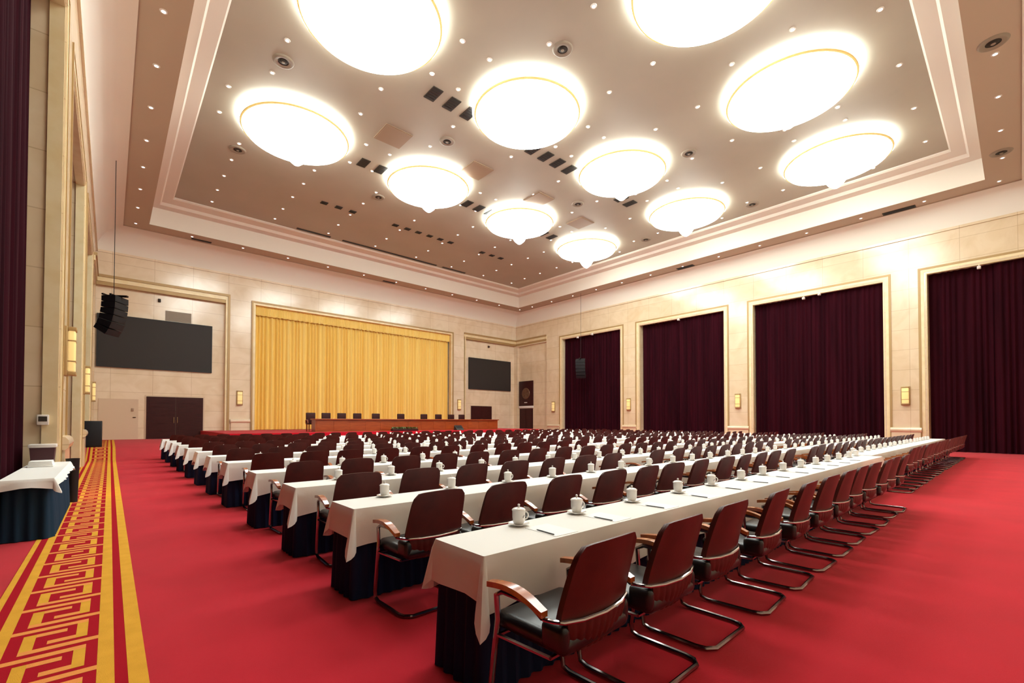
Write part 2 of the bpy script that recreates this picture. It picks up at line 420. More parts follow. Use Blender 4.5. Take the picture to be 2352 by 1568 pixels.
# ------------------------------------------------------------------ vents and ceiling panels
b = MB(); b.lathe([(.17,-.02),(.27,-.05),(.31,-.04),(.34,0)], 28, mi=0); b.lathe([(0,-.03),(.06,-.05),(.10,-.04),(.12,-.012),(.18,-.01)], 28, mi=1); b.lathe([(.0,-.06),(.05,-.055),(.07,-.03)], 20, mi=0)
jet_me = b.mesh('round_vent', [M['vent_grey'], M['vent_dark']])
rv = [(4.25,16.5,'left field'),(10.95,9.85,'near middle'),(4.15,23.3,'far left'),(10.85,16.5,'centre left'),(10.8,23.15,'far side left of centre'),(19.55,9.9,'right of centre'),(26.85,9.9,'right side near'),(19.5,16.4,'centre right'),(26.75,16.6,'far right')]
for x, y, w in rv: tag(link('round_vent', jet_me, None, (x,y,ZC)), f'round ringed air vent in the ceiling, {w}', 'air vent', 'round ceiling vents')
for x, w in ((18.8,'big one nearest the camera'),(26.75,'smaller one by the corner')):
    tag(link('round_vent', jet_me, None, (x,.40,ZS)), f'round dark air vent in the near soffit, {w}', 'air vent', 'round ceiling vents')
b = MB(); b.box(-.21,.21,-.36,.36,-.03,0,0)
for k in range(5): b.box(-.17,.17,-.30+.13*k,-.24+.13*k,-.04,-.028,1)
slot_me = b.mesh('ceiling_grille', [M['vent_dark'], M['black']])
lines = [(14.42,[8.87,9.68,10.5,14.05,14.87,15.67,16.5,20.8,21.63],'line nearest the camera'),(20.52,[8.81,9.67,10.5,14.03,14.84,15.67,16.51,20.9,21.73],'middle line'),(25.78,[8.82,9.63,10.44,13.16,13.99,14.78,15.62,16.44,17.26,20.0,20.9,21.75],'line nearest the stage')]
for y, xs, w in lines:
    for i, x in enumerate(xs):
        o = tag(link('ceiling_grille', slot_me, None, (x,y,ZC)), f'small dark ceiling grille, {nth(i+1)} from left in the {w}', 'air vent', 'rectangular ceiling grilles')
        if y > 25: o.scale = (.85,.45,1)
for i, (x, y) in enumerate(((8.93,17.75),(13.2,17.5),(17.5,17.5),(21.5,17.9))):
    b = MB(); b.box(-.6,.6,-.62,.62,-.03,0); b.box(-.56,.56,-.58,.58,-.045,-.02)
    tag(b.obj('ceiling_hatch', M['panel_tan'], None, (x,y,ZC)), f'square tan access panel in the ceiling, {nth(i+1)} from the left', 'ceiling panel', 'ceiling access panels')
for i, (xa, xb) in enumerate(((8.7,10.8),(11.6,19.0),(19.55,21.75))):
    b = MB(); b.box(-(xb-xa)/2,(xb-xa)/2,-.09,.09,-.03,-.003,0); b.box(-(xb-xa)/2+.04,(xb-xa)/2-.04,-.05,.05,-.04,-.02,1)
    tag(b.obj('slot_diffuser', [M['vent_dark'], M['black']], None, ((xa+xb)/2,30.33,ZC)), ['short black slot in the ceiling edge over the stage, left end','long black slot in the ceiling edge over the stage curtain','short black slot in the ceiling edge over the stage, right end'][i], 'air vent', 'slot diffusers over the stage')
for i, (ya, yb) in enumerate(((3.4,4.7),(15.0,16.2),)):
    b = MB(); b.box(-.17,.17,-(yb-ya)/2,(yb-ya)/2,-.03,0,0)
    for k in range(4): b.box(-.13+.07*k,-.09+.07*k,-(yb-ya)/2+.05,(yb-ya)/2-.05,-.04,-.025,1)
    tag(b.obj('soffit_grille', [M['vent_dark'], M['black']], None, (30.2,(ya+yb)/2,ZS)), ['long dark grille in the right soffit nearest the camera','dark grille in the right soffit above the second curtain'][i], 'air vent', 'soffit grilles')
for i, x in enumerate((4.0, 16.2)):
    b = MB(); b.box(-.5,.5,-.1,.1,-.03,0,0); b.box(-.45,.45,-.05,.05,-.04,-.025,1)
    tag(b.obj('soffit_grille', [M['vent_dark'], M['black']], None, (x,32.75,ZS)), ['dark grille in the soffit above the left screen','dark grille in the soffit above the yellow curtain'][i], 'air vent', 'soffit grilles')

# ------------------------------------------------------------------ curtains
def drape_mesh(width, height, amp, wl, seed, top_tight=True, nz=7):
    rnd = random.Random(seed); n = max(24, int(width/wl*9))
    ph = [rnd.uniform(0, 6.28) for _ in range(6)]
    def y(u, t):
        x = u*width
        a = math.sin(2*PI*x/wl+1.4*math.sin(2*PI*x/(wl*4.3)+ph[0])+ph[1])
        c = math.sin(2*PI*x/(wl*2.7)+ph[2]+.3*t)+.6*math.sin(2*PI*x/(wl*7.1)+ph[3])
        return amp*(a*(.75+.25*t)+.45*c*t)
    def fn(u, v):
        t = 1-v
        return (u*width+.02*math.sin(9*u+ph[4])*t, y(u, t), v*height)
    b = MB(); b.slab(fn, n, nz, (0, .012, 0)); return b
cw = {1: 'right', -1: 'left'}
names = {1: ['the opening nearest the camera','second opening from the camera','third opening from the camera','opening by the stage'],
         -1: ['','opening beside the side table','middle opening','opening by the stage']}
for sgn in (1, -1):
    for k, (ya, yb) in enumerate(BAYS):
        if k == 0 and sgn < 0: continue
        ya2 = max(ya if sgn > 0 or k > 1 else -9, YN+.02); mid = (ya2+yb)/2 if k else .7
        X = XR if sgn > 0 else XL
        for h_, (a, c) in enumerate(((ya2+.06, mid+.09), (mid-.09, yb-.06))):
            z0 = fz(yb)+.015 if yb > 25 else .015
            b = drape_mesh(c-a, 9.08-z0, .055, .26, 50+k*4+h_+10*sgn)
            me = b.mesh('velvet_curtain', M['velvet'])
            r = link('velvet_curtain', me, None, (X+sgn*(.31+.17*h_), a, z0), PI/2)
            tag(r, f"{['near','far'][h_]} half of the maroon curtain on the {cw[sgn]} wall, {names[sgn][k]}", 'curtain', 'maroon velvet curtains')
# yellow stage curtain
b = drape_mesh(23.04-7.3, 8.44, .10, .27, 5, nz=6)
r = thing('stage_curtain', 'golden yellow pleated curtain hanging across the stage wall behind the desk', 'curtain', (7.3, YF+.42, .88))
b.obj('drape', M['yellow'], r)
w = 23.04-7.3
rnd = random.Random(3)
def vfn(u, v):
    x = u*w; s = abs(math.sin(PI*x/.34))
    return (x, -.035*s-.012*math.sin(2*PI*x/.085), v*(.62)+(1-v)*(-.05*s))
b = MB(); b.slab(vfn, 560, 5, (0,.012,0))
tag(b.obj('curtain_valance', M['yellow'], None, (7.3, YF+.24, 8.72)), 'golden pleated valance across the top of the yellow stage curtain', 'valance')

# ------------------------------------------------------------------ sconces
b = MB(); b.bbox(-.05,0,-.19,.19,-.48,.48,.012,2); back_me = b.mesh('back_plate', M['gold_dark'])
b = MB(); b.bbox(-.16,-.05,-.14,.14,-.40,.40,.03,3); glass_me = b.mesh('glass_shade', M['sconce_glow'])
b = MB(); b.bbox(-.175,-.03,-.155,.155,.40,.47,.012,2); b.bbox(-.175,-.03,-.155,.155,-.47,-.40,.012,2)
for z in (-.2,.2): b.box(-.168,-.04,-.146,.146,z-.012,z+.012)
cap_me = b.mesh('brass_band', M['gold_dark'])
def sconce(x, y, z, rz, label):
    r = thing('wall_sconce', label, 'wall lamp', (x,y,z), rz, 'amber glass wall sconces')
    link('back_plate', back_me, r); link('glass_shade', glass_me, r); link('brass_band', cap_me, r)
for y, w_ in ((3.99,'between the two nearest curtains'),(12.4,'between the second and third curtains'),(20.8,'between the third and fourth curtains'),(29.0,'beside the stage corner')):
    sconce(XR, y, 2.85, 0, f'upright amber glass wall sconce on the right wall pier {w_}')
for y, w_ in ((12.4,'nearest the camera'),(20.8,'second from the camera'),(29.0,'beside the stage')):
    sconce(XL, y, 2.85, PI, f'upright amber glass wall sconce on the left wall pier {w_}')
for x, w_ in ((6.39,'left of'),(23.95,'right of')): sconce(x, YF, 3.0, PI/2, f'upright amber glass wall sconce just {w_} the yellow stage curtain')

# ------------------------------------------------------------------ doors, screens, panels on the stage wall
def double_door(name, x0, x1, z0, z1, y):
    b = MB(); b.box(x0-.08, x1+.08, y-.03, y+.05, z0, z1+.08, 0)
    d = struct(name, b, [M['grey_door']]); d['label'] = ''
    mid = (x0+x1)/2
    for a, c, s in ((x0, mid-.008, 1), (mid+.008, x1, -1)):
        b = MB(); b.box(a, c, y-.08, y-.02, z0+.01, z1)
        n = 9; hh = (z1-z0-.3)/n
        for k in range(n): b.box(a+.12, c-.12, y-.095, y-.07, z0+.15+k*hh+.02, z0+.15+(k+1)*hh-.02)
        lf = b.obj('door_leaf', M['door_wood'], d)
        b = MB(); hx = (mid-.09) if s > 0 else (mid+.09)
        b.tube([(hx,y-.08,z0+.95),(hx,y-.13,z0+.97),(hx,y-.13,z0+1.28),(hx,y-.08,z0+1.3)], .012); b.obj('door_handle', M['gold_dark'], lf)
    del d['label']
YP = YF+.28
double_door('door_1', 1.62, 4.42, FZ, 2.93, YP)
double_door('door_2', 25.5, 28.0, FZ, 2.93, YP)
b = MB(); b.box(-.5,1.25,YP-.03,YP+.02,FZ,2.75)
d = struct('door_3', b, M['grey_door'])
b = MB(); b.bbox(1.0,1.14,YP-.08,YP-.03,1.66,1.70,.01,2); b.obj('door_handle', M['dark_steel'], d)
b = MB(); b.box(XR+.17,XR+.24,32.0,33.9,FZ,2.75); 
d = struct('door_4', b, M['door_wood'])
for y0,y1 in ((32.05,32.92),(32.98,33.85)):
    b = MB(); b.box(XR+.13,XR+.18,y0,y1,FZ+.05,2.7); b.obj('door_leaf', M['door_wood'], d)

def screen(x0, x1, z0, z1, label):
    r = thing('led_screen', label, 'screen', ((x0+x1)/2, YP-.006, (z0+z1)/2), 0, 'wall screens beside the stage')
    w, h_ = (x1-x0)/2, (z1-z0)/2
    b = MB()
    for a in ((-w,w,h_-.05,h_),(-w,w,-h_,-h_+.05),(-w,-w+.05,-h_+.05,h_-.05),(w-.05,w,-h_+.05,h_-.05)): b.box(a[0],a[1],-.14,0,a[2],a[3])
    b.obj('bezel', M['bezel'], r)
    b = MB(); b.box(-w+.05,w-.05,-.12,-.03,-h_+.05,h_-.05); b.obj('display', M['screen'], r)
screen(-.62, 4.85, 4.55, 7.55, 'large dark switched-off wall screen left of the stage, behind the hanging loudspeakers')
screen(25.2, 30.42, 4.52, 7.5, 'large dark switched-off wall screen right of the stage curtain')
b = MB(); b.box(2.45,3.75,YP-.04,YP-.004,7.6,8.2); 
for k in range(6): b.box(2.5,3.7,YP-.05,YP-.03,7.65+k*.085,7.69+k*.085)
tag(b.obj('return_grille', M['vent_grey']), 'pale grey grille panel on the wall just above the left screen', 'air vent')
b = MB(); b.bbox(-.07,.07,-.12,0,-.1,.1,.02,2); b.tube([(0,-.1,0),(0,-.25,-.03)],.05,10)
cam_me = b.mesh('wall_camera', M['vent_dark'])
for x, w_ in ((2.15,'left'),(27.6,'right')): tag(link('wall_camera', cam_me, None, (x,YP,8.75)), f'small dark camera on the wall above the {w_} screen', 'camera', 'stage wall cameras')
b = MB(); b.bbox(-.06,.06,-.03,0,-.09,.09,.01,2); tag(b.obj('wall_switch', M['panel_tan'], None, (.98,YP-.03,2.12)), 'small brownish switch plate above the pale door handle, left of dark door', 'switch')

# emblem board above the dark door in the right corner
r = thing('emblem_board', 'dark red-brown board with pale round crest above the corner door at right', 'sign', (XR+.214,32.95,4.25), 0)
b = MB(); b.bbox(-.08,0,-1.02,1.02,-1.22,1.26,.02,2); b.obj('board', M['door_wood'], r)
b = MB(); b.lathe([(0,-.1),(.44,-.1),(.5,-.12),(.55,-.1),(.57,-.07)], 32, axis='X')
for k in range(8):
    a = k*PI/4; b.tube([(-.105,.18*math.cos(a),.18*math.sin(a)),(-.115,.40*math.cos(a),.40*math.sin(a))], .035, 6)
b.obj('crest', M['seal'], r)
b = MB(); b.box(-.095,-.07,-.2,.2,-.93,-.86); b.obj('name_plate', M['white_plastic'], r)
b = MB(); b.bbox(-.1,0,-1.04,1.04,-1.46,-1.24,.02,2); b.obj('ledge', M['white_plastic'], r)

# ------------------------------------------------------------------ hanging line arrays
def line_array(loc, rz, ztop, label):
    r = thing('line_array_speaker', label, 'loudspeaker', loc, rz, 'hanging loudspeaker columns')
    b = MB(); b.box(-.06,.06,-.5,.35,-.02,.05); b.box(-.36,.36,-.12,-.06,-.02,.04); b.box(-.36,.36,.16,.22,-.02,.04); b.obj('fly_frame', M['dark_steel'], r)
    y, z, a = 0., -.03, 0.
    for k in range(6):
        h_ = .245; ca, sa = math.cos(a), math.sin(a)
        def tr(p): return (p[0], y+p[1]*ca-p[2]*sa, z+p[1]*sa+p[2]*ca)
        wf, wb = .40, .33
        v = [(-wf,-.30,0),(wf,-.30,0),(wb,.24,-.02),(-wb,.24,-.02),(-wf,-.30,-h_),(wf,-.30,-h_),(wb,.24,-h_+.02),(-wb,.24,-h_+.02)]
        b = MB(); b.add([tr(p) for p in v], [(0,1,2,3),(7,6,5,4),(0,4,5,1),(1,5,6,2),(2,6,7,3),(3,7,4,0)]); sc_ = b.obj('speaker_cabinet', M['black'], r)
        b = MB(); b.add([tr(p) for p in ((-.36,-.306,-.02),(.36,-.306,-.02),(.36,-.306,-h_+.02),(-.36,-.306,-h_+.02))], [(0,1,2,3)]); b.obj('grille', M['grille'], sc_)
        y += h_*sa; z -= (h_+.006)*ca; a += math.radians(4.) if k < 3 else math.radians(9)
    for xx in (-.0,):
        b = MB(); b.tube([(xx,0,.04),(xx,0,ztop)], .012, 6); b.obj('hanging_cable', M['bezel'], r)
line_array((.06,24.75,6.6), math.radians(58), ZC-6.6-1.35, 'black curved loudspeaker column hanging in front of the left screen')
line_array((29.8,24.75,6.75), math.radians(-62), ZS-6.75, 'black curved loudspeaker column hanging before the farthest right curtain')

# floor loudspeaker at left
r = thing('floor_loudspeaker', 'tall black loudspeaker cabinet standing on the carpet by the far left wall', 'loudspeaker', (-.52,25.5,fz(25.5)), 0)
b = MB(); b.bbox(-.29,.29,-.3,.3,.0,1.08,.02,2); b.obj('cabinet', M['black'], r)
b = MB(); b.bbox(-.26,.26,-.325,-.295,.04,1.04,.012,2); b.obj('grille', M['grille'], r)

# ------------------------------------------------------------------ stage, desk and what stands there
b = MB(); b.box(4.3,26.0,25.8,YF+.75,0,.86); b.box(4.1,26.2,25.6,25.8,0,.85)
struct('stage_floor', b, M['carpet'])
DX0, DX1, DY = 8.75, 22.25, 27.0
r = thing('presidium_desk', 'long red-brown wooden desk on the stage before the yellow curtain', 'desk', (0,DY,.86))
b = MB(); b.bbox(DX0-.06,DX1+.06,-.4,.42,.69,.76,.012,2); b.obj('desktop', M['desk_wood'], r)
b = MB(); b.box(DX0,DX1,-.3,-.25,0,.69)
n = 14
for k in range(n):
    a = DX0+(DX1-DX0)*k/n; b.box(a+.08,a+(DX1-DX0)/n-.08,-.315,-.3,.08,.61)
b.obj('front_panel', M['desk_wood'], r)
for x in (DX0, DX1-.05):
    b = MB(); b.box(x,x+.05,-.25,.35,0,.69); b.obj('side_panel', M['desk_wood'], r)
r0 = thing('executive_chair', '', 'chair', (0,0,0))
b = MB(); b.bbox(-.3,.3,-.28,.28,.42,.52,.04,3); b.obj('seat', M['door_wood'], r0)
b = MB(); b.bbox(-.27,.27,.24,.34,.5,1.12,.04,3); b.obj('backrest', M['door_wood'], r0)
for sx in (-1, 1):
    b = MB(); b.tube([(sx*.29,.25,.5),(sx*.31,.2,.68),(sx*.31,-.15,.68),(sx*.29,-.2,.45)], .025); b.obj('armrest', M['desk_wood'], r0)
for sx in (-.24,.24):
    for sy in (-.22,.24):
        b = MB(); b.box(sx-.025,sx+.025,sy-.025,sy+.025,0,.43); b.obj('leg', M['desk_wood'], r0)
for i, x in enumerate((8.95,9.85,10.8,11.8,13.05,14.85,16.65,17.85,18.95,19.9)):
    o = r0 if i == 0 else copy_tree(r0)
    o.location = (x, DY+.85, .86); o['label'] = f'dark high-backed chair behind the stage desk, {nth(i+1)} from the left'; o['group'] = 'chairs behind the stage desk'
r = thing('flower_planter', 'low planter of green leaves on the floor before the stage desk', 'plant', (14.0,26.0,.86))
b = MB(); b.bbox(-.9,.9,-.14,.14,0,.14,.02,2); b.obj('trough', M['door_wood'], r)
b = MB(); rnd = random.Random(4)
for k in range(170):
    x, y, z = rnd.uniform(-.88,.88), rnd.uniform(-.12,.12), .12
    a, l = rnd.uniform(0,6.28), rnd.uniform(.09,.17); dx, dy = math.cos(a)*.06, math.sin(a)*.06; wx, wy = -dy*.5, dx*.5
    b.add([(x,y,z),(x+dx*.6+wx,y+dy*.6+wy,z+l*.6),(x+dx*1.4,y+dy*1.4,z+l),(x+dx*.6-wx,y+dy*.6-wy,z+l*.6)], [(0,1,2,3)])
b.obj('foliage', M['leaf'], r)
r = thing('stage_monitor', 'small dark wedge loudspeaker at the stage edge before the desk', 'loudspeaker', (18.2,26.05,.86))
b = MB(); b.add([(-.3,-.2,0),(.3,-.2,0),(.3,.2,0),(-.3,.2,0),(-.3,-.12,.12),(.3,-.12,.12),(.3,.14,.34),(-.3,.14,.34)], [(0,3,2,1),(4,5,6,7),(0,1,5,4),(1,2,6,5),(2,3,7,6),(3,0,4,7)]); b.obj('cabinet', M['vent_dark'], r)
b = MB(); b.add([(-.26,-.115,.135),(.26,-.115,.135),(.26,.118,.33),(-.26,.118,.33)], [(0,1,2,3)]); b.obj('grille', M['grille'], r)

# ------------------------------------------------------------------ tables
def perim(hx0, hx1, hy0, hy1, step, rad, nc):
    """walk the outline: (x, y, nx, ny, corner) with corner 0 on sides and 0..1..0 across each corner; also distance to the next corner"""
    pts = []
    C = [((hx1-rad),(hy1-rad),0),((hx0+rad),(hy1-rad),PI/2),((hx0+rad),(hy0+rad),PI),((hx1-rad),(hy0+rad),1.5*PI)]
    for k in range(4):
        cx, cy, a0 = C[k]
        for i in range(nc+1):
            a = a0+PI/2*i/nc
            pts.append((cx+rad*math.cos(a), cy+rad*math.sin(a), math.cos(a), math.sin(a), 1-abs(2*i/nc-1), 0.))
        nx_, ny_, _ = C[(k+1) % 4]; a = a0+PI/2
        sx, sy = cx+rad*math.cos(a), cy+rad*math.sin(a); ex, ey = nx_+rad*math.cos(a), ny_+rad*math.sin(a)
        L = math.hypot(ex-sx, ey-sy); n = max(2, int(L/step))
        for i in range(1, n):
            t = i/n; pts.append((sx+(ex-sx)*t, sy+(ey-sy)*t, math.cos(a), math.sin(a), 0., min(t, 1-t)*L))
    return pts

def cloth_mesh(x0, x1, y0, y1, z, seed, drop=.275, tip=.15, step=.12, nc=8, flare=.045):
    rnd = random.Random(seed); ph = [rnd.uniform(0,6.28) for _ in range(4)]
    pts = perim(x0, x1, y0, y1, step, .012, nc); n = len(pts); NR = 6
    b = MB(); vs = []; s = 0
    tips = [tip*q*rnd.uniform(.8,1.15) for q in (.7,.35,1.05,.9)]; ci = -1; was = False
    info = []
    for (x,y,nx,ny,c,d) in pts:
        if c > 0 and not was: ci += 1
        was = c > 0
        info.append(tips[max(ci,0) % 4])
    drop0 = drop
    for r in range(NR+1):
        t = r/NR
        s = 0
        for k, (x,y,nx,ny,c,d) in enumerate(pts):
            s = x*1.0+y*1.7
            drop = drop0*(1.-.24*abs(nx)**2)
            if c > 0 or d == 0.:
                hang = drop+info[k]*(c**.8)*.75+.03
                off = .01+t*(.02+(.03+.55*info[k])*c)
            else:
                q = max(0., 1-d/.22)
                hang = drop+.03*q+.015*math.sin(s*2.3+ph[0])*(1-q)
                off = .01+t*(flare*(1-q)+.02*q+.012*math.sin(s*9+ph[1])*(1-q)+.006*math.sin(s*21+ph[2]))
            if r == 0: off = 0.
            zz = z-(0 if r == 0 else .004)-hang*t
            vs.append((x+nx*off, y+ny*off, zz))
    fs = [(r*n+k, r*n+(k+1) % n, (r+1)*n+(k+1) % n, (r+1)*n+k) for r in range(NR) for k in range(n)]
    b.add(vs, fs, 0, True); b.add(vs[:n], [tuple(range(n))], 0, False)
    return b
def skirt_mesh(x0, x1, y0, y1, z, wl=.10, amp=.014, step=.02):
    pts = perim(x0, x1, y0, y1, step, .06, 12); n = len(pts); vs = []; acc = 0; px = None
    S = []
    for p in pts:
        if px: acc += math.hypot(p[0]-px[0], p[1]-px[1])
        px = p; S.append(acc)
    for t in (0, .08, .5, 1):
        for p, s in zip(pts, S):
            o = amp*(.4+.6*min(1, t*6))*math.sin(2*PI*s/wl+.8*math.sin(s*2.1))+.03*t
            vs.append((p[0]+p[2]*o, p[1]+p[3]*o, z*(1-t)+.008*t))
    b = MB(); b.add(vs, [(r*n+k, r*n+(k+1) % n, (r+1)*n+(k+1) % n, (r+1)*n+k) for r in range(3) for k in range(n)], 0, True); return b

TZ, TD = .76, .49
ROWS = [1.95,3.70,5.28,7.06,9.08,10.86,12.6,14.4,16.4,18.25,20.15,21.9]
BLK = [(1.53,12.15,0.),(12.42,26.6,.22)]
for k, yf in enumerate(ROWS):
    for j, (xa, xb, dy) in enumerate(BLK):
        if k and j: dy = .06*((k*7) % 3-1)+.1
        y0 = yf+dy; fine = k < 4
        w_ = ['left','right'][j]
        r = thing('conference_table', f'narrow table with navy pleated skirt, {w_} half of the {rowname(k)}', 'table', (xa,y0,0), 0, 'skirted conference tables')
        b = MB(); b.box(.01,xb-xa-.01,.01,TD-.01,TZ-.03,TZ); b.obj('tabletop', M['arm_wood'], r)
        skirt_mesh(.014,xb-xa-.014,.016,TD-.016,TZ-.03,step=.02 if fine else .034).obj('skirt', M['skirt'], r)
        c = cloth_mesh(xa-.003,xb+.003,y0-.003,y0+TD+.003,TZ+.005,100+k*2+j,step=.1 if fine else .2)
        tag(c.obj('tablecloth', M['white_cloth']), f'white tablecloth over the {w_} half of the {rowname(k)}', 'tablecloth', 'white tablecloths on the rows')

# ------------------------------------------------------------------ chair
def chair_parts():
    P = []
    b = MB(); b.bbox(-.265,.265,.02,.50,.435,.525,.04,4)
    P.append(('seat', b, 'black_leather'))
    for sx in (-1, 1):
        b = MB(); b.bbox(sx*.238-.034,sx*.238+.034,.022,.17,.45,.58,.033,5); P.append(('side_bolster', b, 'black_leather'))
    def out(u, v):
        q = u*2-1; w = .262-.022*v
        # round the top corners
        top = .96-.018*q*q-.05*max(0, abs(q)-.8)**2*18
        z = .60+(top-.60)*v
        return (q*w*(1-.03*max(0, v-.85)*6), -.0-.085*v**1.2+.045*q*q+.0, z)
    b = MB(); b.slab(out, 14, 10, (0,.014,0)); P.append(('backrest', b, 'brown_leather'))
    b = MB(); b.slab(lambda u, v: (lambda p: (p[0]*.95, p[1]+.0145, p[2]-.012*v))(out(u, v)), 12, 8, (0,.026,0)); P.append(('back_cushion', b, 'brown_leather'))
    def lum(u, v):
        q = u*2-1
        return (q*(.235-.03*(1-v)), -.004+.03*q*q+.05*(1-v)**2-.006*abs(math.sin(u*PI*9))*(.4+.6*math.sin(PI*v)), .425+.165*v)
    b = MB(); b.slab(lum, 72, 6, (0,.03,0)); P.append(('lumbar_panel', b, 'brown_leather'))
    b = MB(); b.tube([(-.285,.13,.595),(-.28,.07,.60),(-.25,.035,.597),(-.15,.002,.594),(0,-.012,.592),(.15,.002,.594),(.25,.035,.597),(.28,.07,.60),(.285,.13,.595)], .010, 8)
    P.append(('back_rail', b, 'chrome'))
    for sx in (-1, 1):
        def arm(u, v):
            t = v; y = .50-.38*t; z = .652+.02*math.sin(PI*min(1, t*1.05))-.045*t**3
            return (sx*.288+(u-.5)*(.044+.012*math.sin(PI*t)), y, z)
        b = MB(); b.slab(arm, 6, 12, (0,0,.028)); P.append(('armrest', b, 'arm_wood'))
    def side(s):
        x = s*.285
        return [(x,.13,.60),(x,.22,.648),(x,.40,.648),(x,.45,.62),(x,.44,.50),(x,.47,.30),(x,.50,.09),(x,.49,.035),(x,.44,.018),(x,.10,.018),(s*.27,.04,.018),(s*.22,.0,.018)]
    path = side(-1)+[(0,0,.018)]+side(1)[::-1]
    b = MB(); b.tube(path, .0155, 8)
    b.tube([(-.285,.44,.42),(.285,.44,.42)], .011, 6); b.tube([(-.27,.1,.425),(.27,.1,.425)], .011, 6)
    b.tube([(-.285,.452,.42),(-.27,.1,.425)], .011, 6); b.tube([(.285,.452,.42),(.27,.1,.425)], .011, 6)
    P.append(('cantilever_frame', b, 'chrome_frame'))
    return P
M['chrome_frame'] = mat('smoked_chrome', rgb(150, 142, 142), .17, metal=1.)
CP = chair_parts()
chair_meshes = [(n, b.mesh(n, M[m])) for n, b, m in CP]
mats = []; far = MB()
for n, b, m in CP:
    if M[m] not in mats: mats.append(M[m])
    i = mats.index(M[m]); far.add(b.v, b.f, i, True)
far_me = far.mesh('conference_chair', mats)

cam_xy = (0., 0.)
seats = []
for k, yf in enumerate(ROWS):
    rnd = random.Random(20+k)
    if k == 0: xs = [1.78,2.47,3.2,4.05,4.82,5.54,6.28,7.0,7.72,8.5,9.24,9.96]+[12.72+.745*i for i in range(19)]
    else: xs = [1.97+.745*i+(.03*math.sin(k*2+i)) for i in range(14) if not (k % 3 == 1 and i == 12) and not (k % 4 == 2 and i == 7)]+[12.75+.745*i for i in range(19) if not (k % 3 == 2 and i == 3)]
    if k == 1: xs[:7] = [1.98,2.66,3.44,4.25,4.95,5.6,6.35]
    for n, x in enumerate(xs):
        dy = (BLK[1][2] if k == 0 else .06*((k*7) % 3-1)+.1) if x > 12.4 else 0.
        seats.append((k, n, x+rnd.uniform(-.03,.03)*(k > 0), yf+dy-.60+rnd.uniform(-.03,.0), rnd.uniform(-.06,.06)))
seats.sort(key=lambda s: math.hypot(s[2], s[3]))
for idx, (k, n, x, y, rz) in enumerate(seats[:300]):
    d = math.hypot(x, y)
    lab = f'brown cantilever chair, {nth(n+1)} from the left in the {rowname(k)}'
    if d < 10.5:
        r = thing('conference_chair', lab, 'chair', (x,y,0), rz, 'brown conference chairs')
        for pn, me in chair_meshes: link(pn, me, r)
    else:
        tag(link('conference_chair', far_me, None, (x,y,0), rz), lab, 'chair', 'brown conference chairs')
rest = MB()
for k, n, x, y, rz in seats[300:]:
    c, s = math.cos(rz), math.sin(rz)
    b0 = len(rest.v)
    rest.v += [(x+v[0]*c-v[1]*s, y+v[0]*s+v[1]*c, v[2]) for v in far.v]
    rest.f += [[b0+i for i in f] for f in far.f]; rest.mi += far.mi; rest.sm += far.sm
if rest.v:
    tag(rest.obj('conference_chair', mats), 'mass of small distant brown chairs at the far end of the last rows', 'chairs', None, 'stuff')

# ------------------------------------------------------------------ cups
def cup_parts(n=24):
    body = MB(); body.lathe([(0,.012),(.030,.012),(.036,.016),(.042,.03),(.0455,.06),(.046,.10),(.0465,.108),(.044,.108),(.0435,.1),(.041,.03),(0,.02)], n)
    lid = MB(); lid.lathe([(.049,.107),(.050,.111),(.046,.117),(.036,.124),(.018,.129),(0,.131)], n)
    kb = MB(); kb.lathe([(.009,.130),(.007,.136),(.010,.143),(.0085,.150),(0,.153)], n)
    hd = MB(); hd.tube([(.043,0,.092),(.058,0,.093),(.069,0,.082),(.071,0,.066),(.063,0,.048),(.0435,0,.04)], .0052, 8)
    mk = MB()
    for a0, z in ((-.08,.066),(.08,.074)):
        mk.grid(lambda u, v: (.0468*math.cos(-PI/2+.5+a0+(u-.5)*.14), .0468*math.sin(-PI/2+.5+a0+(u-.5)*.14), z+(v-.5)*.010), 3, 2)
    sc = MB(); sc.lathe([(0,.003),(.03,.0),(.034,.004),(.052,.008),(.074,.016),(.076,.018),(.073,.020),(.05,.0125),(.03,.010),(0,.0095)], n+8)
    return body, lid, hd, mk, sc, kb
B_, L_, H_, K_, S_, N_ = cup_parts()
body_me, lid_me, hd_me, mk_me, sc_me = B_.mesh('cup_body', M['porcelain']), L_.mesh('lid', M['porcelain']), H_.mesh('handle', M['porcelain']), K_.mesh('printed_mark', M['blue_mark']), S_.mesh('saucer', M['porcelain'])
Bf, Lf, Hf, Kf, Sf, Nf = cup_parts(12)
knob_me = N_.mesh('lid_knob', M['porcelain'])
fc = MB()
for q in (Bf, Lf, Hf, Nf): fc.add(q.v, q.f, 0, True)
fcup_me = fc.mesh('lidded_cup', M['porcelain']); fsc_me = Sf.mesh('saucer', M['porcelain'])
places = []
for k, yf in enumerate(ROWS):
    rnd = random.Random(60+k)
    xs = ([2.16,2.78,3.56,4.36,5.15,5.93,6.69,7.48,8.26,9.05,9.82,10.6,11.3,11.9] if k == 0 else [2.12+.757*i for i in range(14)])+[12.8+.745*i for i in range(18)]
    if k == 1: xs[:4] = [2.0,2.78,3.58,4.36]
    for n, x in enumerate(xs):
        dy = (BLK[1][2] if k == 0 else .06*((k*7) % 3-1)+.1) if x > 12.3 else 0.
        places.append((k, n, x+rnd.uniform(-.03,.03)*(k > 0), yf+dy+.42+rnd.uniform(-.03,.0), rnd.uniform(-.9,.9)))
places.sort(key=lambda s: math.hypot(s[2], s[3]))
TT = TZ+.0055
